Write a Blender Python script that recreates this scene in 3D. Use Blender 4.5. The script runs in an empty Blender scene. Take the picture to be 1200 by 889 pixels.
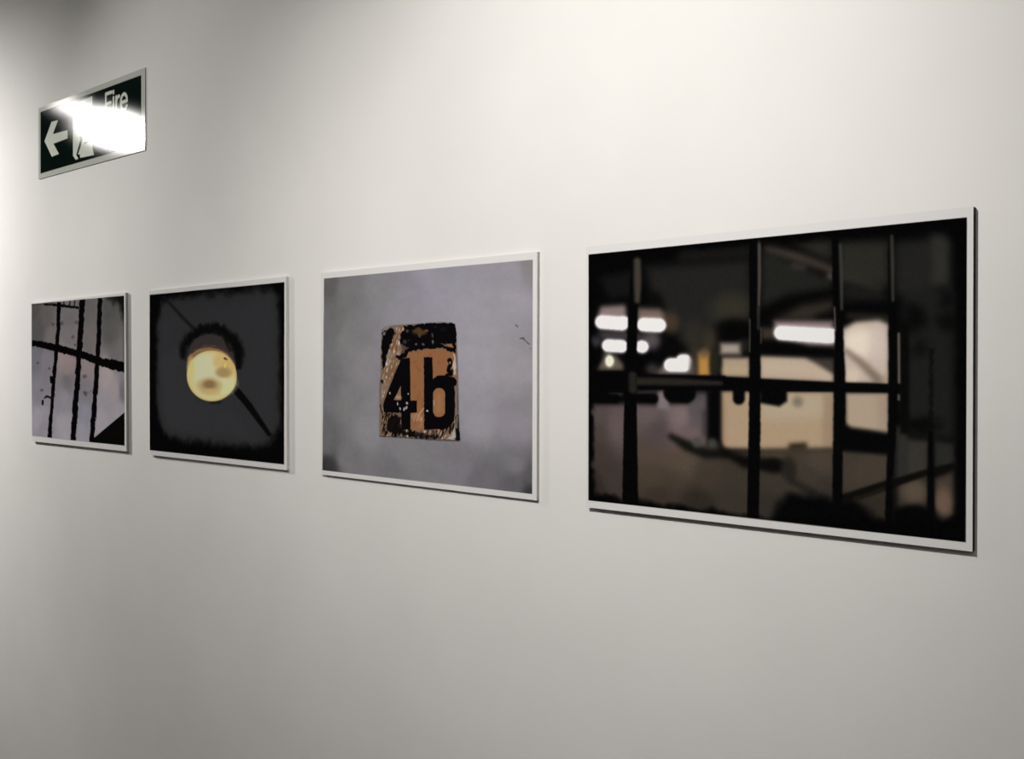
import bpy, bmesh, math
import numpy as np
from mathutils import Matrix, Vector

COL = bpy.context.scene.collection
EYE = 1.52                      # camera height, m
CAM = dict(f=1173.6, D=0.912, yaw=-0.73454, pitch=-0.0034, roll=-0.00917)
RNG = np.random.default_rng(7)

# ------------------------------------------------------------------ camera
def cam_axes():
    y, p, r = CAM['yaw'], CAM['pitch'], CAM['roll']
    F = np.array([math.sin(y)*math.cos(p), math.cos(y)*math.cos(p), math.sin(p)])
    R = np.array([math.cos(y), -math.sin(y), 0.])
    U = np.cross(R, F)
    return F, R*math.cos(r)+U*math.sin(r), -R*math.sin(r)+U*math.cos(r)
F_, R_, U_ = cam_axes()
cd = bpy.data.cameras.new('camera'); cam = bpy.data.objects.new('camera', cd); COL.objects.link(cam)
cd.sensor_width = 36.0; cd.lens = CAM['f']/1200*36.0; cd.clip_start = .01
M = Matrix(((R_[0], U_[0], -F_[0], 0), (R_[1], U_[1], -F_[1], -CAM['D']), (R_[2], U_[2], -F_[2], EYE), (0, 0, 0, 1)))
cam.matrix_world = M
bpy.context.scene.camera = cam

def on_wall(u, v, y=0.0):
    """point of the plane y seen at (u, v) of the photograph: used to MEASURE lengths on the flat prints"""
    d = F_ + R_*(u-600)/CAM['f'] - U_*(v-444.5)/CAM['f']
    t = (y + CAM['D'])/d[1]
    return np.array([d[0]*t, y, EYE + d[2]*t])

# ------------------------------------------------------------------ materials
def mat(name, color=(.8, .8, .8), rough=.6, spec=.3):
    m = bpy.data.materials.new(name); m.use_nodes = True
    b = m.node_tree.nodes['Principled BSDF']
    b.inputs['Base Color'].default_value = (*color, 1)
    b.inputs['Roughness'].default_value = rough
    b.inputs['Specular IOR Level'].default_value = spec
    return m
def noisy(m, scale, amount, bump_scale=None, bump=0.0, dist=.001):
    nt = m.node_tree; b = nt.nodes['Principled BSDF']
    c = tuple(b.inputs['Base Color'].default_value)
    tc = nt.nodes.new('ShaderNodeTexCoord')
    n = nt.nodes.new('ShaderNodeTexNoise'); n.inputs['Scale'].default_value = scale; n.inputs['Detail'].default_value = 5
    nt.links.new(tc.outputs['Object'], n.inputs['Vector'])
    mr = nt.nodes.new('ShaderNodeMapRange'); mr.inputs['From Min'].default_value = .3; mr.inputs['From Max'].default_value = .7
    mr.inputs['To Min'].default_value = 1-amount; mr.inputs['To Max'].default_value = 1+amount
    nt.links.new(n.outputs['Fac'], mr.inputs['Value'])
    vm = nt.nodes.new('ShaderNodeVectorMath'); vm.operation = 'SCALE'; vm.inputs[0].default_value = c[:3]
    nt.links.new(mr.outputs['Result'], vm.inputs['Scale'])
    nt.links.new(vm.outputs['Vector'], b.inputs['Base Color'])
    if bump_scale:
        n2 = nt.nodes.new('ShaderNodeTexNoise'); n2.inputs['Scale'].default_value = bump_scale; n2.inputs['Detail'].default_value = 3
        nt.links.new(tc.outputs['Object'], n2.inputs['Vector'])
        bp = nt.nodes.new('ShaderNodeBump'); bp.inputs['Strength'].default_value = bump; bp.inputs['Distance'].default_value = dist
        nt.links.new(n2.outputs['Fac'], bp.inputs['Height']); nt.links.new(bp.outputs['Normal'], b.inputs['Normal'])
    return m
def printed(name, rough=.6, shine=0.0):
    """matt ink on paper; shine adds a clear glossy film over it"""
    m = bpy.data.materials.new(name); m.use_nodes = True; nt = m.node_tree; nt.nodes.clear()
    out = nt.nodes.new('ShaderNodeOutputMaterial'); df = nt.nodes.new('ShaderNodeBsdfDiffuse')
    a = nt.nodes.new('ShaderNodeAttribute'); a.attribute_name = 'print'; a.attribute_type = 'GEOMETRY'
    nt.links.new(a.outputs['Color'], df.inputs['Color'])
    if not shine:
        nt.links.new(df.outputs[0], out.inputs['Surface']); return m
    gl = nt.nodes.new('ShaderNodeBsdfGlossy'); gl.distribution = 'BECKMANN'; gl.inputs['Roughness'].default_value = rough
    mx = nt.nodes.new('ShaderNodeMixShader'); mx.inputs[0].default_value = shine
    nt.links.new(df.outputs[0], mx.inputs[1]); nt.links.new(gl.outputs[0], mx.inputs[2]); nt.links.new(mx.outputs[0], out.inputs['Surface'])
    return m

m_wall = noisy(mat('wall_paint', (.82, .81, .785), .75, .15), 7, .02, 420, .12, .0006)
m_plain = noisy(mat('plain_paint', (.55, .54, .52), .8, .1), 5, .02)
m_floor = noisy(mat('floor_screed', (.16, .155, .15), .6, .2), 7, .12)

# ------------------------------------------------------------------ mesh helpers
def link(name, me, parent=None, m=None):
    o = bpy.data.objects.new(name, me); COL.objects.link(o)
    if parent: o.parent = parent
    if m: me.materials.append(m)
    return o
def box_mesh(name, x0, x1, y0, y1, z0, z1, bevel=0, seg=2):
    bm = bmesh.new(); bmesh.ops.create_cube(bm, size=1)
    for v in bm.verts:
        v.co = Vector(((x0+x1)/2+v.co.x*(x1-x0), (y0+y1)/2+v.co.y*(y1-y0), (z0+z1)/2+v.co.z*(z1-z0)))
    if bevel: bmesh.ops.bevel(bm, geom=bm.edges[:], offset=bevel, segments=seg, affect='EDGES')
    me = bpy.data.meshes.new(name); bm.to_mesh(me); bm.free(); return me
def structure(name, m, *b):
    o = link(name, box_mesh(name, *b), None, m); o['kind'] = 'structure'; return o

# ------------------------------------------------------------------ the room
X0, X1, Y0, ZC = -7.0, 2.6, -4.2, 2.85
structure('wall_front', m_wall, X0-.1, X1+.1, 0, .12, 0, ZC)
structure('wall_left', m_plain, X0-.12, X0, Y0, 0, 0, ZC)
structure('wall_right', m_plain, X1, X1+.12, Y0, 0, 0, ZC)
structure('wall_back', m_plain, X0-.1, X1+.1, Y0-.12, Y0, 0, ZC)
structure('floor', m_floor, X0-.12, X1+.12, Y0-.12, .12, -.1, 0)
structure('ceiling', m_plain, X0-.12, X1+.12, Y0-.12, .12, ZC, ZC+.1)

# ------------------------------------------------------------------ picture painter (sheet millimetres)
def s2l(c):
    c = np.asarray(c, float)/255.
    return np.where(c < .04045, c/12.92, ((c+.055)/1.055)**2.4)
def sstep(x):
    x = np.clip(x, 0, 1); return x*x*(3-2*x)

class Sheet:
    """colour raster of one flat print; every coordinate inside is millimetres on the sheet (origin top left)"""
    def __init__(s, w, h, step, centre, tilt, plane, seed):
        s.w, s.h, s.step = w, h, step
        s.nx, s.ny = int(round(w/step))+1, int(round(h/step))+1
        s.X, s.Y = np.meshgrid(np.linspace(0, w, s.nx), np.linspace(0, h, s.ny))
        s.img = np.zeros((s.ny, s.nx, 3)); s.c = centre; s.t = tilt; s.plane = plane
        s.org = (0, 0, 1.0); s.rng = np.random.default_rng(seed)
    def zoom(s, x, y, k): s.org = (x, y, k)
    def pt(s, u, v):
        """a place measured on the photograph -> millimetres on this sheet"""
        u, v = s.org[0]+u/s.org[2], s.org[1]+v/s.org[2]
        p = on_wall(u, v, s.plane); dx, dz = (p[0]-s.c[0])*1000, (p[2]-s.c[1])*1000
        ct, st = math.cos(s.t), math.sin(s.t)
        return np.array([dx*ct+dz*st+s.w/2, s.h/2-(-dx*st+dz*ct)])
    def pts(s, l): return [s.pt(*p) for p in l]
    def noise(s, cell, octaves=1, cell_y=None):
        out = 0; amp = 1; tot = 0
        for k in range(octaves):
            cx = max(cell/2**k, s.step); cy = max((cell_y or cell)/2**k, s.step)
            gx, gy = int(s.w/cx)+4, int(s.h/cy)+4
            g = s.rng.random((gy, gx))*2-1
            fx, fy = s.X/cx+.5, s.Y/cy+.5
            ix, iy = fx.astype(int), fy.astype(int); tx, ty = sstep(fx-ix), sstep(fy-iy)
            v = (g[iy, ix]*(1-tx)+g[iy, ix+1]*tx)*(1-ty)+(g[iy+1, ix]*(1-tx)+g[iy+1, ix+1]*tx)*ty
            out = out+v*amp; tot += amp; amp *= .55
        return out/tot
    def lay(s, a, col):
        a = np.clip(a, 0, 1)[..., None]; s.img = s.img*(1-a)+np.asarray(col, float)*a
    def edge(s, d, soft): return sstep(.5-d/max(soft, s.step*.9))
    def sd_poly(s, P, wob=None):
        X, Y = (s.X, s.Y) if wob is None else (s.X+wob[0], s.Y+wob[1])
        best = np.full(X.shape, 1e9); ins = np.zeros(X.shape, bool); n = len(P)
        for i in range(n):
            a, b = P[i], P[(i+1) % n]; e = b-a; L = e@e+1e-9
            t = np.clip(((X-a[0])*e[0]+(Y-a[1])*e[1])/L, 0, 1)
            best = np.minimum(best, (X-a[0]-t*e[0])**2+(Y-a[1]-t*e[1])**2)
            if a[1] != b[1]:
                c = ((a[1] > Y) != (b[1] > Y)) & (X < (b[0]-a[0])*(Y-a[1])/(b[1]-a[1])+a[0]); ins ^= c
        d = np.sqrt(best); return np.where(ins, -d, d)
    def wob(s, amp, cell):
        return (s.noise(cell, 2)*amp, s.noise(cell, 2)*amp) if amp else None
    def poly(s, l, col, soft=.8, a=1, grow=0, rough=0, cell=4):
        s.lay(a*s.edge(s.sd_poly(s.pts(l), s.wob(rough, cell))-grow, soft), col)
    def box(s, x0, x1, y0, y1, col, soft=.8, a=1, **k):
        s.poly([(x0, y0), (x1, y0), (x1, y1), (x0, y1)], col, soft, a, **k)
    def pill(s, l, r, col, soft=.8, a=1, rough=0, cell=3):
        """stroke through points; r = half widths in photograph pixels of the current zoom, one number or one per point"""
        P = s.pts(l); n = len(P)
        rr = [r]*n if np.isscalar(r) else list(r)
        W = s.wob(rough, cell); X, Y = (s.X, s.Y) if W is None else (s.X+W[0], s.Y+W[1])
        d = np.full(X.shape, 1e9); kk = 1
        for i in range(max(1, n-1)):
            j = min(i+1, n-1); u, v = (l[i][0]+l[j][0])/2, (l[i][1]+l[j][1])/2
            J = np.linalg.inv(np.stack([s.pt(u+1, v)-s.pt(u-1, v), s.pt(u, v+1)-s.pt(u, v-1)], 1)/2)   # local foreshortening
            kk = math.sqrt(abs(np.linalg.det(J)))
            ax, ay = X-P[i][0], Y-P[i][1]; qx, qy = J[0, 0]*ax+J[0, 1]*ay, J[1, 0]*ax+J[1, 1]*ay
            e = J@(P[j]-P[i]); t = np.clip((qx*e[0]+qy*e[1])/(e@e+1e-9), 0, 1)
            d = np.minimum(d, np.hypot(qx-t*e[0], qy-t*e[1])-(rr[i]+(rr[j]-rr[i])*t))
        s.lay(a*s.edge(d/kk, soft), col)
    def blur(s, mm):
        """out-of-focus blur of everything painted so far"""
        r = int(math.ceil(3*mm/s.step)); k = np.exp(-.5*(np.arange(-r, r+1)*s.step/mm)**2); k /= k.sum()
        for ax in (0, 1):
            pad = [(0, 0)]*3; pad[ax] = (r, r); p = np.pad(s.img, pad, mode='edge'); o = np.zeros_like(s.img); L = s.img.shape[ax]
            for i, w in enumerate(k): o += w*np.take(p, range(i, i+L), axis=ax)
            s.img = o
    def blob(s, u, v, rx, ry, col, soft=.5, a=1, rot=0, rough=0, cell=6):
        """ellipse; soft is the fraction of the radius that fades"""
        c = s.pt(u, v); ax = np.linalg.norm(s.pt(u+rx, v)-s.pt(u-rx, v))/2; ay = np.linalg.norm(s.pt(u, v+ry)-s.pt(u, v-ry))/2
        W = s.wob(rough, cell); X, Y = (s.X, s.Y) if W is None else (s.X+W[0], s.Y+W[1])
        dx, dy = X-c[0], Y-c[1]; cr, sr = math.cos(rot), math.sin(rot)
        q = np.hypot((dx*cr+dy*sr)/ax, (-dx*sr+dy*cr)/ay)
        s.lay(a*sstep((1+soft/2-q)/max(soft, s.step/ax)), col)
    def field(s, samples, power=3.0):
        """smooth colour field through measured samples (u, v, (r,g,b))"""
        W = 0; C = 0
        for u, v, c in samples:
            p = s.pt(u, v); w = 1/(((s.X-p[0])**2+(s.Y-p[1])**2)+60)**(power/2)
            W = W+w; C = C+w[..., None]*np.asarray(c, float)
        return C/W[..., None]
    def border(s, inner, paper, soft=.6):
        m = s.edge(s.sd_poly(s.pts(inner)), soft)[..., None]
        s.img = s.img*m+np.asarray(paper, float)*(1-m); s.inner = m
    def albedo(s, light):
        """divide the seen colours by the light level (sRGB value of white paper at the 4 corners TL TR BR BL)"""
        L = [float(s2l(v))/.80 for v in light]; tx, ty = s.X/s.w, s.Y/s.h
        e = (L[0]*(1-tx)+L[1]*tx)*(1-ty)+(L[3]*(1-tx)+L[2]*tx)*ty
        return np.clip(s2l(np.clip(s.img, 0, 255))/e[..., None], .0015, .93)

def face_mesh(name, s, alb, warp=None):
    """the printed face: one vertex per raster point, colour in the attribute 'print'"""
    nx, ny = s.nx, s.ny
    co = np.zeros((ny, nx, 3)); co[..., 0] = (s.X-s.w/2)/1000; co[..., 2] = (s.h/2-s.Y)/1000
    if warp is not None: co[..., 1] = warp(s.X/s.w, s.Y/s.h)
    i = np.arange(nx*ny).reshape(ny, nx)
    q = np.stack([i[:-1, :-1], i[1:, :-1], i[1:, 1:], i[:-1, 1:]], -1).reshape(-1, 4)
    me = bpy.data.meshes.new(name); me.vertices.add(nx*ny); me.vertices.foreach_set('co', co.ravel())
    me.loops.add(q.size); me.loops.foreach_set('vertex_index', q.ravel().astype(np.int32))
    me.polygons.add(len(q)); me.polygons.foreach_set('loop_start', np.arange(0, q.size, 4, dtype=np.int32))
    me.update(calc_edges=True)
    at = me.color_attributes.new('print', 'FLOAT_COLOR', 'POINT')
    c = np.ones((ny*nx, 4), np.float32); c[:, :3] = alb.reshape(-1, 3); at.data.foreach_set('color', c.ravel())
    me.polygons.foreach_set('use_smooth', np.ones(len(q), bool))
    return me

# ================================================================== PRINT 4: gate bars before a car park
def paint_car_park():
    s = Sheet(420, 297, .7, (-.4932, EYE-.0043), -.0101, -.0055, 4)
    K = (6, 6, 7); s.img[:] = K
    n1 = s.noise(14, 3)
    # --- murk of the ceiling behind the bars
    s.poly([(757, 313), (880, 304), (881, 372), (850, 386), (795, 392), (768, 362)], (31, 31, 30), 16)
    s.poly([(703, 325), (742, 318), (742, 346), (715, 350)], (20, 20, 20), 12)
    s.blob(858, 362, 24, 18, (46, 44, 37), 1.2); s.blob(812, 398, 14, 22, (42, 40, 35), 1.2)
    s.blob(832, 400, 9, 16, (50, 46, 38), 1.0)
    s.pill([(800, 300), (878, 294)], 5, (24, 24, 22), 8)
    s.pill([(768, 350), (772, 358)], 8, (10, 10, 10), 8)
    s.blob(860, 382, 20, 9, (6, 6, 6), .8)
    s.blob(792, 410, 14, 10, (8, 8, 8), .8); s.blob(775, 404, 12, 20, (8, 8, 8), .8)
    s.poly([(893, 290), (977, 330), (977, 346), (940, 352), (893, 366)], (30, 31, 29), 8)
    s.poly([(930, 284), (976, 282), (976, 310)], (38, 37, 33), 6)
    s.pill([(893, 287), (978, 313)], 7.5, (10, 9, 9), 3)
    s.pill([(899, 291), (935, 301), (979, 317)], (2.6, 4.4, 3.4), (54, 48, 44), 2.4)
    s.pill([(929, 310.3), (944, 314.2)], .6, (92, 88, 80), 1.2); s.pill([(971.5, 323), (978, 325)], 1, (140, 136, 126), 1.5)
    s.pill([(893, 370), (925, 352), (976, 343)], (9, 7, 6), (6, 6, 6), 7)
    s.poly([(905, 376), (940, 358), (978, 352), (978, 362), (955, 374)], (46, 42, 36), 8)
    s.pill([(958, 371), (980, 366)], 3, (8, 8, 8), 5)
    # --- lit space between the bars, upper right
    s.poly([(984, 284), (1042, 282), (1042, 336), (1010, 330), (984, 330)], (38, 38, 34), 8)
    s.poly([(988, 326), (1012, 330), (1036, 340), (1042, 352), (988, 352)], (24, 24, 23), 5)
    s.pill([(989, 325), (1012, 331), (1033, 338)], (1.8, 1.8, 1.2), (47, 46, 42), 3)
    s.poly([(1050, 284), (1091, 280), (1091, 345), (1050, 345)], (31, 31, 30), 8)
    s.poly([(1091, 274), (1108, 275), (1114, 284), (1114, 334), (1091, 336)], (43, 43, 41), 5)
    s.poly([(1058, 345), (1119, 335), (1119, 515), (1058, 508)], (27, 28, 27), 8)
    s.blob(1072, 372, 13, 18, (8, 8, 8), .7, .9, rough=5); s.blob(1108, 352, 9, 12, (8, 8, 8), .7, .9, rough=5)
    s.blob(1108, 378, 10, 11, (9, 9, 9), .7, .9, rough=5); s.blob(1078, 408, 12, 12, (12, 12, 12), .9, .8, rough=5)
    s.blob(1075, 498, 26, 9, (6, 6, 6), .8, .9, rough=5)
    s.blur(2.2)
    s.pill([(899, 291), (935, 301), (979, 317)], (2.6, 4.2, 3.2), (56, 50, 45), 3, .85); s.pill([(929, 310.3), (944, 314.2)], .6, (92, 88, 80), 1.2); s.pill([(971.5, 323), (978, 325)], 1, (140, 136, 126), 1.5)
    s.pill([(989, 325), (1012, 331), (1033, 338)], (1.8, 1.8, 1.2), (46, 45, 41), 3, .8)
    # --- strip lamps of the car park
    s.poly([(700, 373), (705, 360), (733, 358), (735, 372)], (150, 134, 134), 7, .85)
    s.pill([(709, 364), (729, 363)], 5, (140, 124, 122), 8, .6)
    s.poly([(748, 361), (774, 362), (784, 374), (748, 378)], (135, 115, 107), 7, .85)
    s.blob(787, 378, 9, 12, (62, 50, 40), 1.1); s.pill([(704, 390), (733, 391)], 3, (80, 70, 74), 5, .6)
    s.blob(699, 400, 7, 6, (52, 50, 56), 1); s.blob(765, 399, 9, 10, (78, 73, 75), 1.2); s.pill([(708, 394), (758, 394)], 2.5, (86, 80, 86), 6, .8)
    s.poly([(701, 433.6), (708, 419), (722, 416), (731, 427), (731, 433.6)], (98, 90, 80), 5); s.blob(712, 416, 5, 4, (70, 68, 66), 1)
    s.poly([(768, 438.5), (778, 428), (813, 424), (816, 438.5)], (112, 103, 99), 7)
    s.blob(765, 432, 7, 6, (50, 47, 46), 1.1)
    s.blur(1.6)
    W = (234, 228, 231)
    s.pill([(706, 377.3), (729.5, 379)], 8.2, W, 1.8); s.pill([(729.5, 374), (733, 374.4)], 4, W, 1.8)
    s.pill([(755, 380.3), (773, 381)], 8.2, W, 1.8)
    s.pill([(713.5, 404.8), (729, 405.6)], 7.6, (232, 228, 235), 1.8); s.pill([(752.5, 406), (753.5, 406.2)], 7.4, (232, 228, 234), 1.8)
    s.blob(715, 422.8, 5.2, 7.2, (226, 226, 206), .3)
    s.pill([(786.5, 427.4), (802, 427.6)], 8, W, 1.8); s.pill([(800.5, 422.8), (803.2, 422.8)], 8, W, 1.8)
    s.blob(816, 430, 7, 18, (64, 56, 50), 1.2, .7)
    s.box(819, 833, 414, 441, (168, 124, 64), 6); s.blob(826, 414, 7, 6, (104, 84, 62), 1.1, .8)
    s.blob(838, 425, 6, 18, (34, 33, 24), 1)
    s.box(893, 908, 384, 397, (66, 58, 50), 8, .8); s.box(908, 977, 376, 390, (128, 112, 112), 6); s.poly([(912, 396), (977, 396), (977, 405), (950, 404)], (140, 122, 126), 6)
    s.pill([(915.8, 390), (971.5, 393.3)], 8.6, W, 1.8); s.box(966, 980, 385, 401.7, W, 1.8)
    # --- bright wall seen through the bars
    s.box(845, 869, 402, 415, (152, 140, 130), 7); s.box(868, 879, 398, 412, (40, 38, 34), 8, .7)
    s.poly([(847, 419), (879, 419), (879, 442), (847, 441)], (158, 141, 122), 4); s.pill([(852, 434), (872, 434)], 5, (164, 147, 120), 9)
    s.poly([(891, 417), (945, 419), (958, 424), (977, 437), (978, 448), (891, 444)], (170, 154, 137), 4)
    s.pill([(900, 430), (950, 432), (970, 440)], 5, (178, 164, 144), 12, .7)
    s.poly([(946, 419), (978, 420), (978, 438)], (58, 52, 48), 6)
    s.poly([(845, 458), (978, 459), (978, 524), (960, 525), (893, 526), (850, 525), (845, 515)], (157, 137, 113), 4.5)
    s.poly([(893, 460), (975, 460), (975, 490), (893, 492)], (165, 151, 131), 16, .8); s.poly([(965, 462), (978, 462), (978, 522), (965, 520)], (138, 116, 98), 8, .7)
    s.blob(935.5, 470.5, 6, 6, (116, 107, 93), 1.1); s.box(846, 852, 470, 520, (150, 122, 90), 6, .5)
    # --- floor of the car park
    fl = s.field([(700, 485, (88, 78, 78)), (724, 500, (102, 89, 89)), (702, 505, (78, 69, 66)), (700, 530, (68, 59, 56)), (715, 560, (66, 58, 53)), (700, 570, (52, 44, 40)),
                  (760, 485, (104, 92, 92)), (770, 505, (84, 72, 76)), (760, 530, (84, 72, 65)), (765, 560, (74, 65, 54)), (770, 580, (58, 50, 44)),
                  (800, 490, (126, 110, 111)), (806, 505, (110, 94, 96)), (822, 480, (84, 77, 78)), (800, 540, (86, 74, 63)), (830, 555, (66, 58, 50)), (820, 590, (46, 41, 36)),
                  (860, 580, (56, 51, 45)), (870, 560, (60, 54, 47)), (900, 565, (58, 53, 46)), (900, 590, (50, 46, 42)), (930, 540, (66, 58, 50)), (960, 540, (74, 65, 56)),
                  (950, 560, (62, 56, 49)), (965, 575, (54, 49, 44)), (910, 530, (74, 64, 54)), (1010, 550, (70, 62, 53)), (1000, 535, (64, 58, 52)), (1030, 545, (70, 61, 53)),
                  (1025, 595, (48, 43, 37)), (870, 535, (60, 52, 42))], 4)
    fl = fl*.9
    fm = s.sd_poly(s.pts([(680, 474), (738, 473), (770, 474), (808, 472), (834, 460), (840, 500), (848, 528), (978, 526), (1045, 524), (1045, 620), (900, 625), (680, 600)]))
    a = s.edge(fm, 9)[..., None]; s.img = s.img*(1-a)+fl*a
    s.poly([(771, 458), (784, 457), (785, 480), (771, 478)], (116, 106, 110), 6); s.box(808, 834, 459, 500, (84, 78, 80), 10, .8)
    s.pill([(748, 460), (768, 459)], 2, (52, 50, 50), 5); s.pill([(716, 460), (728, 461)], 2.5, (50, 48, 48), 5)
    s.box(829, 846, 457, 522, K, 7); s.box(824, 829, 480, 510, (40, 36, 36), 8, .6)
    s.pill([(787, 511), (806, 522), (828, 531), (850, 531)], (3, 6, 6, 6), (18, 17, 15), 8)
    s.blob(817.5, 518, 6, 6, (72, 70, 67), 1.1); s.blob(835.5, 519, 6, 5.5, (60, 60, 55), 1.1)
    s.pill([(846, 528), (874, 541), (895, 544)], (3, 7, 6), (12, 11, 10), 8); s.blob(907, 545, 17, 9, (11, 10, 9), .8); s.blob(925, 550, 9, 14, (34, 31, 27), 1)
    s.pill([(928, 523), (943, 522)], 3.5, (32, 26, 20), 6); s.pill([(893, 526), (975, 526)], 2, (110, 92, 72), 6, .3)
    s.poly([(905, 610), (912, 590), (925, 578), (950, 578), (975, 585), (990, 580), (1012, 590), (1060, 640), (900, 640)], K, 12, rough=3, cell=10)
    s.pill([(930, 564), (955, 578)], 4, (24, 22, 20), 8, .7)
    s.blob(790, 560, 16, 10, (60, 52, 45), 1.2, .5)
    # --- windows between bars three, four and five
    s.poly([(988, 386), (1003, 377), (1030, 374), (1042, 380), (1043, 450), (989, 449)], (180, 166, 154), 6)
    s.blob(1008, 402, 22, 17, (212, 200, 185), 1.2); s.blob(1030, 405, 12, 22, (190, 176, 170), 1.3, .7)
    s.pill([(996, 370), (1040, 372)], 3, (44, 40, 34), 7, .8)
    s.pill([(992, 411), (1010, 425), (1034, 449)], (3, 4, 6), (112, 99, 88), 7, .9); s.blob(1000, 440, 8, 9, (196, 181, 164), 1.2, .8)
    s.blob(1038, 446, 5, 8, (160, 142, 124), 1.2, .7)
    s.poly([(991.5, 460), (1042, 460), (1042, 506.5), (998, 500.5), (992, 496)], (160, 144, 126), 3.5)
    s.poly([(1028, 462), (1042, 462), (1042, 505), (1030, 503)], (144, 126, 112), 8, .6)
    s.poly([(985, 498), (998, 502), (1043, 508.5), (1043, 533), (985, 528)], K, 3)
    # --- lower right beyond bar four
    s.poly([(1050, 500), (1063, 498), (1063, 562), (1050, 562)], (42, 41, 39), 6); s.poly([(1062, 514), (1089, 516), (1089, 553), (1062, 560)], (50, 48, 44), 7)
    s.poly([(1095, 516), (1119, 520), (1119, 546), (1095, 550)], (38, 38, 36), 6)
    s.poly([(1052, 563), (1088, 555), (1087, 594), (1075, 589), (1052, 598)], (52, 46, 40), 7); s.blob(1072, 576, 15, 13, (80, 70, 60), 1.2)
    s.poly([(1096, 560), (1118, 552), (1118, 603), (1108, 604), (1096, 594)], (62, 54, 47), 6); s.blob(1106, 588, 10, 17, (96, 79, 67), 1.1)
    s.blob(1070, 606, 24, 14, K, .5)
    keep = s.img.copy(); s.blur(1.5); lm = keep.min(axis=2, keepdims=True) > 205; s.img = np.where(lm, keep, s.img)
    # --- the gate: rails and bars
    s.box(688, 742, 434.5, 460, K, 3); s.pill([(690, 466), (722, 467)], 5.5, K, 5); s.pill([(750, 466.3), (767, 467)], 5, K, 4)
    s.pill([(789, 460), (805, 461)], 11, K, 5); s.poly([(742, 438), (851, 440), (851, 457), (742, 456)], K, 2.5)
    s.pill([(748, 446.5), (800, 447.4), (851, 449)], (4.6, 4, 2), (37, 34, 30), 5)
    s.poly([(848, 441), (892, 443.5), (978, 447.5), (1056, 449.8), (1056, 460.3), (978, 459), (892, 458.6), (848, 457)], K, 1.8)
    s.pill([(866.5, 458), (866.5, 467)], 7, K, 4); s.poly([(891, 456), (923, 456), (923, 470), (914, 476), (891, 472)], K, 5)
    s.pill([(985, 586), (1010, 578), (1040, 568), (1055, 563.5), (1088, 552.6), (1119, 545)], (6, 6, 5.5, 4.6, 3.6, 3), (13, 12, 10), 3)
    s.pill([(1003, 584), (1036, 573)], 2.4, (30, 26, 19), 4, .8)
    s.poly([(741, 299), (751, 298), (747.5, 372), (746.5, 440), (747.5, 520), (749, 600), (729.7, 600), (731.5, 500), (733, 450), (736.5, 380)], K, 1.8, rough=.45)
    s.pill([(747.5, 306), (748, 330), (747.5, 352)], (4.0, 4.4, 3.2), (61, 56, 50), 6); s.pill([(742, 440), (742.5, 456)], 4.6, (36, 34, 30), 6)
    s.poly([(878.6, 275), (889, 274), (890.5, 340), (891.8, 420), (892, 500), (890, 610), (876, 610), (878, 500), (879.3, 400)], K, 1.8, rough=.45)
    s.pill([(890.4, 279), (890.6, 330), (889.5, 368)], (1.9, 1.9, 1.2), (66, 62, 57), 2.2); s.pill([(889.5, 360), (889.5, 385)], 1.6, (38, 36, 33), 3)
    s.pill([(879.4, 374), (879.2, 412)], .6, (84, 80, 72), 1.2, .9); s.pill([(892.4, 384), (892.4, 402)], .6, (64, 60, 55), 1.2)
    s.poly([(975.5, 278), (983.4, 277), (986, 330), (989.4, 400), (991.5, 450), (991, 500), (988.2, 530), (987.8, 596), (975.6, 596), (977.5, 480), (978.8, 390), (976, 330)], K, 1.8, rough=.45)
    s.pill([(985.3, 287), (986.5, 320), (987, 362)], (1.8, 2.2, 1.5), (51, 50, 46), 2.5); s.pill([(978.6, 360), (979.6, 388)], .6, (130, 118, 116), 1.2, .8)
    s.poly([(1041, 276), (1048, 276), (1049.5, 340), (1052, 400), (1052, 470), (1050, 520), (1047, 560), (1046.5, 622), (1037, 622), (1040, 540), (1041.5, 480), (1042, 350)], K, 1.8, rough=.45)
    s.pill([(1045.6, 277), (1046.5, 310), (1047, 352)], (1.9, 2.3, 1.6), (49, 48, 45), 2.5)
    s.box(1055.5, 1066, 380, 508, (9, 9, 9), 5); s.pill([(1053.8, 391), (1054.2, 448)], 1.3, (98, 91, 85), 2); s.pill([(1053.8, 463), (1053.8, 468)], 1.3, (88, 80, 74), 1.6)
    s.pill([(1092, 410), (1092, 500)], 2, (10, 10, 10), 4, .9, rough=1.5); s.poly([(1088.4, 505), (1094, 505), (1096, 602), (1087, 602)], K, 2.5)
    s.blur(.55)
    # --- darkened edge of the picture
    q = s.sd_poly(s.pts([(697, 304), (1050, 276), (1108, 272), (1118, 285), (1119, 600), (1105, 606), (1050, 606), (985, 598), (900, 602), (840, 592), (750, 582), (700, 574)]), (s.noise(12, 2)*4, s.noise(12, 2)*4))
    s.lay(sstep(q/9), (5, 5, 6))
    s.img += (s.noise(2.2, 2)*2.2)[..., None]
    s.border([(690.4, 298), (1134, 254.4), (1132.4, 635.3), (690.2, 586)], (PAPER[3],)*3)
    return s, s.albedo(LIGHT[3])

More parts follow.
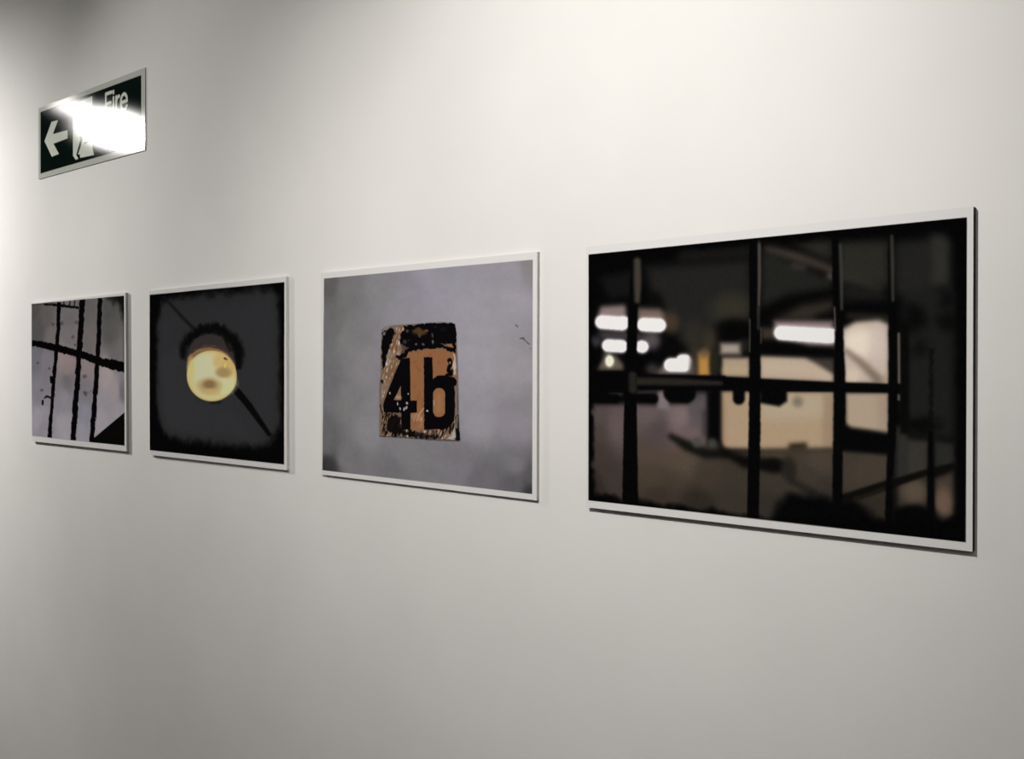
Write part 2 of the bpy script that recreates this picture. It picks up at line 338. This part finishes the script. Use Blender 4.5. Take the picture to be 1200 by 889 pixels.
# ================================================================== PRINT 3: worn number plate on plaster
def paint_number_plate():
    s = Sheet(420, 297, .75, (-.9891, EYE+.0027), -.0155, -.0055, 3)
    s.img = s.field([(385, 332, (92, 90, 93)), (385, 380, (104, 102, 106)), (383, 450, (106, 105, 110)), (382, 520, (98, 97, 101)), (383, 548, (52, 52, 54)), (380, 552, (40, 40, 42)),
                     (405, 335, (112, 110, 114)), (410, 400, (117, 116, 119)), (410, 470, (116, 115, 118)), (405, 535, (110, 108, 112)),
                     (450, 330, (126, 124, 130)), (470, 360, (134, 132, 140)), (428, 430, (124, 122, 126)), (430, 500, (124, 122, 128)), (460, 550, (108, 107, 111)), (470, 530, (118, 116, 121)),
                     (520, 325, (142, 140, 150)), (560, 360, (148, 145, 155)), (560, 420, (148, 144, 154)), (560, 490, (140, 137, 146)), (540, 545, (116, 114, 120)), (560, 565, (104, 102, 107)),
                     (600, 320, (144, 141, 150)), (605, 360, (150, 146, 156)), (605, 430, (144, 140, 148)), (605, 500, (132, 128, 136)), (605, 545, (112, 110, 116)), (605, 568, (90, 89, 94)),
                     (620, 310, (128, 125, 128)), (620, 400, (140, 137, 144)), (620, 480, (130, 128, 132)), (620, 560, (84, 83, 86)), (621, 576, (52, 52, 54))], 4)
    s.img += (s.noise(60, 3, 22)*5+s.noise(9, 2)*2.4+s.noise(1.8)*2)[..., None]
    s.img += (s.noise(90, 2)*3)[..., None]*np.array([.6, -.3, .8])
    s.pill([(604, 380.6), (606, 382.6)], .9, (96, 93, 98), 1.6); s.pill([(608.7, 396.6), (612.6, 396), (614.5, 398.6)], (.5, 1, .5), (74, 70, 74), 1.6)
    s.pill([(614.5, 398.6), (618, 401.6), (620, 403.4)], (.4, .8, .6), (88, 84, 88), 1.5); s.pill([(620, 408), (622, 408.3)], .6, (112, 108, 112), 1.6)
    # plate, measured on an enlargement of the photograph
    s.zoom(430, 365, 5.385)
    out = [(92, 118), (112, 98), (160, 90), (250, 84), (380, 76), (470, 70), (530, 74), (553, 84), (562, 190), (568, 300), (572, 450), (576, 650), (584, 812), (560, 816), (400, 806), (250, 795), (78, 786), (76, 700), (80, 600), (76, 500), (86, 400), (88, 250)]
    s.poly(out, (70, 66, 66), 2.6, .55, grow=.8)
    k0 = s.img.copy(); DK = (9, 8, 10)
    s.poly(out, (112, 92, 78), 1.2, rough=1)
    # fibres of the bare board, running up to the right
    c, q = math.cos(1.18), math.sin(1.18)
    st = s.sd_poly(s.pts(out))
    def streaks(l, col, lo, hi, cell, seed_rough=1.0, a=1):
        m = s.edge(s.sd_poly(s.pts(l), s.wob(2.0, 5)), 2.0)
        n = s.noise(cell*5, 3, cell*5)
        # sample noise along a slanted direction
        u_ = (s.X*q+s.Y*c); v_ = (-s.X*c+s.Y*q)
        g = s.rng.random((400, 400))*2-1
        fx, fy = np.abs(u_/cell) % 398, np.abs(v_/(cell*7)+60) % 398
        ix, iy = fx.astype(int), fy.astype(int); tx, ty = sstep(fx-ix), sstep(fy-iy)
        v = (g[iy, ix]*(1-tx)+g[iy, ix+1]*tx)*(1-ty)+(g[iy+1, ix]*(1-tx)+g[iy+1, ix+1]*tx)*ty
        v = v*.75+n*.5
        s.lay(a*m*sstep((v-lo)/(hi-lo)), col)
    left = [(180, 100), (250, 88), (225, 150), (205, 260), (225, 300), (150, 430), (110, 520), (90, 640), (82, 500), (100, 380), (140, 230)]
    streaks(left, (128, 112, 102), -.2, .4, 1.5); streaks(left, (112, 74, 46), 0, .5, 2.0); streaks(left, (190, 176, 164), .35, .7, 1.1)
    s.poly([(110, 380), (150, 300), (200, 300), (205, 320), (150, 430), (118, 470)], (112, 80, 54), 3, .6, rough=2)
    streaks(left, (186, 172, 160), .3, .7, 1.2)
    # orange paint
    s.poly([(238, 292), (262, 262), (330, 245), (400, 236), (460, 236), (520, 248), (545, 268), (552, 420), (548, 700), (500, 745), (276, 745), (270, 300)], (133, 91, 61), 1.4, rough=1)
    s.lay(s.edge(s.sd_poly(s.pts([(270, 250), (545, 250), (545, 745), (272, 745)])), 2)*sstep((s.noise(8, 3)-.1)/.5)*.5, (116, 78, 52))
    # worn black field at the top
    s.poly([(205, 150), (235, 92), (330, 78), (470, 70), (532, 74), (553, 84), (560, 180), (562, 262), (535, 252), (470, 232), (400, 234), (330, 243), (262, 258), (240, 285), (205, 302), (180, 295), (210, 262), (222, 238), (205, 200)], DK, 1.4, rough=2.4, cell=5)
    s.poly([(96, 122), (150, 96), (172, 140), (150, 200), (130, 260), (112, 330), (96, 370), (88, 260)], DK, 2, rough=3.2, cell=5)
    s.poly([(104, 98), (150, 92), (120, 120), (112, 145), (96, 150)], (122, 118, 120), 2, .8, rough=2)
    s.pill([(110, 122), (116, 126)], 6, (20, 20, 20), 1.2)
    s.blob(330, 130, 42, 22, (84, 62, 36), 1, .85, rough=3); s.blob(300, 118, 16, 9, (70, 50, 30), 1, .8, rough=2); s.blob(375, 118, 12, 7, (104, 86, 74), 1, .8, rough=1.5)
    for u, v, r1, r2, cc in [(330, 152, 6, 10, (70, 64, 66)), (410, 150, 6, 14, (62, 58, 60)), (412, 193, 7, 13, (100, 94, 90)), (352, 204, 9, 9, (82, 80, 78)), (308, 205, 8, 9, (86, 74, 66)),
                              (236, 190, 12, 12, (48, 48, 50)), (252, 120, 9, 8, (66, 56, 48)), (262, 180, 8, 6, (40, 30, 22)), (430, 100, 5, 4, (40, 40, 42)), (480, 110, 20, 14, (16, 16, 20))]:
        s.blob(u, v, r1, r2, cc, 1, .95, rough=1.2)
    s.poly([(462, 200), (500, 205), (530, 200), (545, 226), (520, 224), (490, 212)], (150, 104, 82), 2, .9, rough=1.4)
    s.poly([(195, 215), (225, 205), (258, 230), (225, 262), (190, 262)], (120, 100, 86), 3, .6, rough=3)
    s.pill([(185, 282), (205, 298), (240, 275)], 8, DK, 2, 1, rough=2)
    # numeral four
    s.poly([(214, 296), (268, 290), (271, 400), (272, 562), (312, 560), (313, 638), (272, 640), (272, 748), (214, 748), (214, 640), (104, 636), (98, 590), (122, 520), (170, 395)], DK, 1, rough=.5)
    s.poly([(211, 468), (213, 558), (166, 558)], (122, 94, 74), 1, rough=.7); s.blob(196, 540, 20, 10, (150, 132, 118), 1, .7, rough=1)
    # letter b
    s.poly([(357, 286), (411, 288), (413, 425), (440, 404), (486, 402), (505, 385), (512, 405), (550, 418), (566, 440), (562, 462), (548, 468), (553, 520), (552, 650), (545, 690), (515, 730), (478, 748), (440, 742), (357, 745)], DK, 1, rough=.8)
    s.pill([(452, 520), (452, 628)], 38, (134, 94, 63), 1.1, rough=.5); s.pill([(449, 530), (449, 620)], 16, (150, 108, 76), 6, .6)
    s.pill([(420, 560), (420, 590)], 4, (150, 128, 112), 1.5)
    s.pill([(517, 305), (527, 330), (512, 360), (520, 392)], (14, 13, 10, 16), DK, 1.5, rough=1.6); s.pill([(520, 388), (548, 392), (540, 368)], (10, 9, 6), DK, 1.5, rough=1.6)
    s.blob(521, 322, 5, 8, (150, 110, 78), .6); s.poly([(540, 262), (555, 270), (560, 400), (545, 400), (540, 340), (546, 300)], (180, 168, 160), 2, .9, rough=1.4)
    # foot of the plate
    ft = [(92, 640), (215, 645), (215, 748), (272, 750), (357, 744), (480, 750), (560, 690), (574, 806), (400, 800), (88, 782)]
    s.poly([(92, 642), (160, 640), (150, 720), (100, 730)], (96, 74, 52), 3, rough=2)
    streaks(ft, (16, 12, 11), -.35, .05, 1.7); streaks(ft, (128, 100, 78), .15, .5, 1.8, a=.9); streaks(ft, (176, 160, 146), .4, .7, 1.2)
    s.poly([(130, 655), (205, 650), (215, 750), (272, 748), (300, 765), (210, 775), (150, 765), (120, 720)], (12, 9, 9), 3, .95, rough=5, cell=6)
    s.blob(204, 652, 12, 14, (110, 92, 78), 1, .9, rough=1.5); s.blob(165, 650, 12, 6, (96, 80, 66), 1, .7, rough=1)
    s.poly([(150, 760), (300, 765), (400, 775), (480, 790), (400, 800), (280, 790)], (14, 11, 11), 3, .8, rough=4, cell=6)
    streaks([(275, 645), (357, 610), (357, 742), (278, 742)], (164, 130, 104), .15, .5, 1.2, a=.8)
    s.pill([(356, 608), (325, 650), (310, 690)], (2.5, 2.5, 2), (178, 148, 124), 1.2); s.blob(292, 665, 15, 20, (140, 118, 98), 1, .7, rough=2)
    s.poly([(520, 790), (535, 760), (553, 720), (555, 806), (500, 804)], (176, 168, 164), 2, .85, rough=2.5)
    s.poly([(556, 660), (574, 650), (583, 812), (556, 812), (560, 760)], (12, 12, 13), 1.5, rough=1.5); s.pill([(566, 660), (565, 735)], 3, (150, 146, 148), 1.5, .9, rough=1)
    s.pill([(566, 470), (568, 560), (570, 650)], 2.2, (60, 58, 60), 1.5, .8, rough=1.2); s.pill([(560, 480), (562, 640)], 3.5, (118, 112, 114), 1.5, .8, rough=1.5)
    s.pill([(86, 430), (84, 520), (90, 600)], 6, (96, 86, 84), 2.5, .8, rough=2); s.pill([(92, 436), (94, 444)], 8, DK, 2, .9, rough=1.5)
    s.pill([(80, 590), (94, 640)], 4, DK, 2, .7, rough=1.5); s.pill([(78, 785), (250, 795), (400, 808), (575, 815)], 2.2, (46, 42, 42), 1.6, .9, rough=1)
    for u, v, r1, r2, t in [(190, 582, 4, 11, 0), (206, 612, 4, 9, -.3), (232, 614, 5, 12, .4), (246, 606, 5, 13, .5), (250, 578, 7, 8, .4), (258, 518, 4, 5, 0), (378, 625, 8, 6, 0), (142, 515, 4, 8, 0)]:
        s.blob(u, v, r1, r2, (172, 170, 172), .7, .9, rot=t, rough=.4)
    s.zoom(0, 0, 1)
    s.border([(379.2, 326.2), (623.8, 304.1), (623.1, 578.7), (377.3, 550.9)], (PAPER[2],)*3)
    return s, s.albedo(LIGHT[2])

# ================================================================== PRINT 2: round lamp on a dark ceiling
def paint_lamp():
    s = Sheet(420, 297, 1.0, (-1.4943, EYE+.0095), -.0102, -.0055, 2)
    s.img[:] = (6, 6, 7)
    q = s.sd_poly(s.pts([(188, 356), (200, 350), (318, 338), (326, 350), (328, 500), (316, 518), (300, 524), (215, 516), (192, 508), (184, 480), (184, 380)]), (s.noise(16, 3)*7, s.noise(16, 3)*7))
    s.lay(sstep(.5-q/20), (40, 40, 42)); s.lay(sstep(.5-(q+14)/30)*.6, (45, 45, 48))
    s.poly([(188, 420), (215, 400), (230, 470), (270, 480), (300, 515), (230, 510), (195, 500)], (47, 47, 50), 20, .6)
    s.pill([(192, 348), (214, 372), (232, 390)], (1.5, 2, 2), (22, 21, 22), 7, .9)
    s.zoom(205, 370, 8.08)
    s.pill([(75, 400), (75, 300), (150, 190), (260, 130), (360, 120), (470, 150), (560, 240), (600, 350), (600, 480)], (18, 36, 42, 46, 46, 50, 54, 50, 26), (8, 8, 8), 14, .95, rough=5, cell=9)
    s.pill([(520, 640), (600, 730), (700, 850)], (30, 34, 30), (9, 9, 10), 4); s.pill([(700, 850), (890, 1120)], (32, 20), (9, 9, 10), 5)
    s.pill([(340, 815), (420, 815)], 14, (16, 16, 17), 9, .7)
    s.poly([(125, 440), (135, 330), (165, 255), (230, 195), (330, 178), (430, 195), (480, 250), (545, 350), (575, 480), (560, 560), (120, 560)], (50, 46, 45), 4)
    s.pill([(470, 215), (492, 265), (520, 330)], (14, 14, 10), (20, 18, 18), 4, .8)
    s.poly([(110, 500), (120, 400), (180, 320), (280, 278), (370, 280), (460, 318), (520, 380), (570, 470), (578, 560)], (92, 70, 54), 3)
    s.pill([(150, 360), (220, 305), (320, 288), (420, 305), (480, 345)], 5, (52, 40, 33), 2); s.pill([(190, 335), (250, 308), (330, 300), (410, 318)], 4, (124, 94, 70), 2)
    s.pill([(120, 400), (160, 365), (220, 330), (330, 314), (430, 334), (500, 385), (560, 470)], (3, 7, 8, 8, 8, 6, 4), (128, 98, 66), 2.5)
    s.blob(340, 568, 236, 240, (184, 158, 98), .05, 1); s.blob(340, 570, 222, 228, (194, 184, 134), .2)
    s.blob(290, 490, 140, 130, (198, 193, 156), .9); s.blob(470, 640, 100, 90, (200, 196, 150), 1); s.blob(300, 590, 120, 60, (194, 190, 158), .9, .7)
    s.blob(150, 500, 35, 110, (208, 180, 116), 1, .7); s.blob(430, 430, 70, 80, (196, 166, 110), .9, .9); s.blob(500, 500, 60, 90, (190, 158, 98), .9, .8)
    s.blob(455, 535, 70, 48, (150, 130, 88), 1, .95); s.blob(325, 660, 105, 70, (158, 136, 92), 1.1, .9); s.blob(325, 648, 55, 38, (124, 100, 68), 1.1, .9); s.blob(340, 720, 80, 30, (186, 160, 108), 1.1, .7)
    s.pill([(477, 455), (472, 482)], (10, 8), (240, 196, 100), 4, .9); s.pill([(470, 402), (492, 414)], (10, 5), (58, 44, 30), 3, .95)
    s.zoom(0, 0, 1)
    s.img += (s.noise(2.6, 2)*2)[..., None]
    s.border([(175.2, 345.2), (333.2, 330.4), (332.8, 544.3), (174.9, 527.2)], (PAPER[1],)*3)
    return s, s.albedo(LIGHT[1])

# ================================================================== PRINT 1: bars before a pale window
def paint_bars():
    s = Sheet(420, 297, 1.0, (-2.0019, EYE+.0159), -.0087, -.0055, 1)
    s.img = s.field([(40, 360, (74, 72, 72)), (55, 370, (88, 84, 84)), (45, 390, (76, 74, 76)), (60, 395, (100, 94, 95)), (80, 370, (98, 95, 96)), (80, 395, (108, 102, 106)), (105, 365, (88, 86, 86)), (104, 400, (96, 91, 92)),
                     (130, 360, (70, 70, 69)), (130, 390, (76, 76, 75)), (135, 415, (94, 91, 92)), (42, 420, (102, 102, 108)), (55, 425, (116, 112, 120)), (75, 422, (134, 122, 122)), (78, 445, (100, 98, 101)), (78, 432, (128, 116, 116)),
                     (45, 460, (118, 116, 124)), (45, 490, (138, 134, 144)), (50, 505, (130, 126, 134)), (75, 470, (124, 122, 130)), (75, 500, (144, 140, 148)), (100, 430, (122, 112, 114)), (100, 460, (108, 106, 112)), (98, 485, (124, 122, 134)),
                     (97, 508, (136, 132, 142)), (125, 440, (142, 132, 134)), (125, 470, (132, 128, 134)), (120, 495, (142, 136, 144)), (135, 460, (136, 128, 132)), (144, 460, (98, 95, 100)), (140, 480, (136, 132, 140))], 4)
    s.img += (s.noise(30, 3)*5+s.noise(2.6)*2)[..., None]
    K = (6, 5, 6)
    for u, v, r in [(62, 379.6, 2), (72, 379, 2.4), (89.5, 377.5, 2), (85, 395, 1.8), (88, 404, 1.8), (57.5, 431.8, 1.6), (100, 460, 2), (44, 425, 1.5), (49, 457, 2), (99, 441, 2.5)]:
        s.blob(u, v, r, r, (58, 55, 57), 1.1, .65, rough=2)
    s.pill([(98.6, 459), (100.6, 463.5)], .9, (60, 60, 64), 3, .8); s.pill([(101, 462), (108, 457)], .7, (86, 84, 88), 3, .7)
    s.pill([(52, 356.3), (70, 357.7), (91, 360.3)], (1, 1.7, 1.5), K, 2.4, rough=2)
    for u in (74.8, 81.8, 87.3): s.pill([(u, 352), (u-.2, 359)], .7, (20, 19, 20), 3)
    s.poly([(37, 397.8), (66, 403.2), (96, 411.2), (120, 419.5), (146, 424), (146, 436.8), (120, 429.5), (92, 418.5), (64, 411.5), (37, 405)], K, 2, rough=2.4, cell=6)
    s.pill([(69.2, 355), (68, 385), (66.2, 408), (63, 445), (60.2, 480), (57.8, 513)], (2.2, 2, 2.2, 2.2, 2.1, 2.2), K, 3, rough=3.5, cell=8)
    s.pill([(96.2, 350), (94.5, 385), (92.6, 412), (90, 455), (87.5, 485), (85.2, 517)], (3.3, 3, 3.1, 3, 3.1, 3.1), K, 3, rough=3.5, cell=8)
    s.pill([(117, 348), (115.8, 385), (114.4, 420), (111.5, 460), (107.2, 518)], (2.6, 2.4, 2.6, 2.6, 2.8), K, 3, rough=3.5, cell=8)
    s.pill([(59.8, 442), (60.4, 447.5)], 1.7, K, 3); s.pill([(52, 466.3), (54.7, 464.2), (60, 466)], (.8, 1.3, 1.2), (24, 22, 24), 3); s.pill([(49.9, 469.5), (49.8, 473.5)], 1.2, (20, 19, 20), 3)
    s.poly([(110.8, 512.3), (147, 482), (147, 525), (108, 521)], (8, 8, 7), 2)
    s.poly([(125, 347), (147, 340), (147, 385), (143.8, 372), (140, 358), (130, 351)], (10, 10, 10), 24, .95, rough=6, cell=14)
    s.pill([(146.4, 380), (146.4, 425)], 1.2, (20, 20, 20), 12, .8)
    s.pill([(36, 357), (60, 354.3)], 1, (40, 38, 38), 6, .6)
    s.border([(36.9, 356.1), (145.3, 346.2), (145.9, 522.2), (36.8, 510.6)], (PAPER[0],)*3)
    return s, s.albedo(LIGHT[0])

# ================================================================== the exit sign
def paint_sign():
    s = Sheet(SW, SH, 1.0, (-1.9447, EYE+.4978), -.0221, -.003, 5)
    BD = (160, 163, 155); G = (7, 17, 14); WH = (180, 184, 174)
    s.img[:] = BD
    s.poly([(46.8, 131.2), (164.8, 87.8), (164.8, 168.8), (46.8, 203.2)], G, 1.2)
    s.zoom(40, 100, 7.73)
    s.poly([(88, 505), (152, 328), (212, 313), (165, 440), (298, 402), (298, 480), (170, 527), (220, 620), (155, 646)], WH, 1.6)
    # doorway with the running figure in front of it
    s.poly([(346, 170), (522, 96), (522, 560), (538, 630), (412, 656), (406, 634), (385, 640), (395, 664), (370, 674), (346, 636)], WH, 1.6)
    s.pill([(425, 480), (404, 560), (384, 626)], (7, 8, 6), G, 2); s.pill([(388, 634), (402, 634)], 9, G, 2)
    s.pill([(455, 520), (520, 496)], (5, 10), G, 2); s.pill([(420, 470), (455, 350), (470, 290)], (14, 26, 22), G, 2); s.blob(470, 215, 26, 28, G, .1)
    s.pill([(455, 380), (500, 400)], 9, G, 2); s.pill([(460, 300), (405, 340)], 9, G, 2)
    s.zoom(0, 0, 1)
    # lettering drawn in sheet millimetres: two lines
    o = s.pt(122.4, 136.2); e = s.pt(151.0, 126.9)
    def letters(word, x0, y0, k):
        X = {'F': ([[(0, 0), (0, 46)], [(0, 46), (26, 46)], [(0, 25), (22, 25)]], 34), 'i': ([[(0, 0), (0, 33)], [(0, 43), (0, 46)]], 12),
             'r': ([[(0, 0), (0, 33)], [(0, 22), (4, 29), (9, 32), (13, 32)]], 19),
             'e': ([[(2, 17), (27, 17), (26, 25), (21, 31), (14, 33), (7, 31), (2, 25), (1, 16), (3, 7), (8, 2), (14, 0), (21, 1), (26, 7)]], 35),
             'x': ([[(0, 0), (22, 33)], [(0, 33), (22, 0)]], 29), 't': ([[(6, 42), (6, 5), (9, 1), (14, 0)], [(0, 33), (14, 33)]], 18)}
        x = x0
        for ch in word:
            st, adv = X[ch]
            for l in st:
                d = np.full(s.X.shape, 1e9); L = [np.array((x+p[0]*k, y0-p[1]*k)) for p in l]
                for a_, b_ in zip(L[:-1], L[1:]):
                    g = b_-a_; t = np.clip(((s.X-a_[0])*g[0]+(s.Y-a_[1])*g[1])/(g@g+1e-9), 0, 1)
                    d = np.minimum(d, np.hypot(s.X-a_[0]-t*g[0], s.Y-a_[1]-t*g[1]))
                s.lay(s.edge(d-3.4, 1.4), WH)
            x += adv*k
    k = (e[0]-o[0])/106
    letters('Fire', o[0]+3, o[1], k); letters('exit', o[0]+3, min(o[1]+60*k, s.h-18), k)
    al = np.clip(s2l(s.img)/.62, .002, .9)
    return s, al

PAPER = (206, 190, 205, 203)          # white margins as seen, prints 1..4
LIGHT = [(200, 166, 169, 185), (176, 192, 180, 165), (204, 220, 194, 185), (225, 202, 173, 196)]
PAPER = (None,)*4
SW, SH = 457., 150.

# white margins are one paper: paint them straight as albedo
def finish(fn, paper):
    global PAPER
    PAPER = (0, 0, 0, 0)
    s, al = fn()
    return s, al*s.inner+np.asarray(paper)*(1-s.inner)

def hang(name, label, cat, centre, tilt):
    o = bpy.data.objects.new(name, None); COL.objects.link(o); o.empty_display_size = .05
    o.location = (centre[0], 0, centre[1]); o.rotation_euler = (0, -tilt, 0)
    o['label'] = label; o['category'] = cat
    return o

PAPERC = (.765, .752, .745)
prints = [
    (paint_bars, (-2.0019, EYE+.0159), -.0087, 'white-edged photographic print of black bars crossing a pale window, farthest left on the white wall', (.55, .54, .52), .0050),
    (paint_lamp, (-1.4943, EYE+.0095), -.0102, 'white-edged photographic print of a glowing round lamp on a dark ceiling, second from left', (.62, .61, .59), .0050),
    (paint_number_plate, (-.9891, EYE+.0027), -.0155, 'white-edged photographic print of a worn orange and black 4b plate on grey plaster', (.50, .49, .47), .0045),
    (paint_car_park, (-.4932, EYE-.0043), -.0101, 'white-edged photographic print of dark gate bars before blurred car park lights, nearest on the wall', (.03, .03, .03), .0065),  # near-black edge: shade of its unlit right side put into the board colour
]
for k, (fn, c, tilt, label, side, T) in enumerate(prints):
    root = hang('photographic_print', label, 'photo print', c, tilt)
    root['group'] = 'photographic prints in a row on the wall'
    s, al = finish(fn, PAPERC)
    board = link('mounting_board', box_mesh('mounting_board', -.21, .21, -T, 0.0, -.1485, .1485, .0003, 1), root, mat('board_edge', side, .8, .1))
    fm = face_mesh('printed_sheet', s, al); f = link('printed_sheet', fm, root, printed('inkjet_print'))
    f.location = (0, -T-.0002, 0)

# sign: thin plastic panel with a glossy printed face
sroot = hang('fire_exit_sign', 'glossy dark green fire exit sign with white arrow and glare, high on the wall', 'sign', (-1.9447, EYE+.4978), -.0221)
link('backing_panel', box_mesh('backing_panel', -SW/2000, SW/2000, -.0016, 0, -SH/2000, SH/2000, .0004, 1), sroot, mat('sign_plastic', (.42, .43, .40), .4, .4))
s, al = paint_sign()
ms = printed('glossy_sign_face', .14, .045)
f = link('printed_face', face_mesh('printed_face', s, al), sroot, ms); f.location = (0, -.0018, 0)

# ------------------------------------------------------------------ lights: gallery spotlights near the ceiling, plus an added fill
def spot(name, pos, aim, half, power, radius=.03, color=(1, .972, .935)):
    l = bpy.data.lights.new(name, 'SPOT'); l.energy = power; l.spot_size = 2*half; l.spot_blend = 1; l.shadow_soft_size = radius; l.color = color
    o = bpy.data.objects.new(name, l); COL.objects.link(o); o.location = pos
    d = Vector(aim)-Vector(pos); o.rotation_euler = d.to_track_quat('-Z', 'Y').to_euler(); return o
PW = 50.5
POS_A, POS_B = (-3.52, -.845, EYE+.912), (-3.33, -.61, EYE+.912)
spot('gallery_spotlight', (-.564, -1.034, EYE+.701), (-.706, 0, EYE+.162), .67, 1.069*PW)
spot('gallery_spotlight', POS_A, (-2.662, 0, EYE+.12), .645, 3.13*PW, .04)
spot('gallery_spotlight', POS_B, (-2.662, 0, EYE+.128), .637, .36*PW, .02)
spot('gallery_spotlight', (-1.749, -1.396, EYE+1.29), (-1.56, 0, EYE+.316), .371, .6713*PW)
al = bpy.data.lights.new('added_fill_light', 'AREA'); al.shape = 'RECTANGLE'; al.size = 1.2; al.size_y = 1.2; al.energy = 15; al.color = (1, .975, .94)  # unseen area lamp, added to lift the ambient level on the wall
ao = bpy.data.objects.new('added_fill_light', al); COL.objects.link(ao); ao.location = (.6, -2.4, ZC-.03)
w = bpy.data.worlds.new('world'); bpy.context.scene.world = w; w.use_nodes = True
w.node_tree.nodes['Background'].inputs[0].default_value = (.02, .02, .02, 1)
vs = bpy.context.scene.view_settings
vs.view_transform = 'Standard'; vs.look = 'None'; vs.exposure = 0; vs.gamma = 1; vs.use_curve_mapping = False
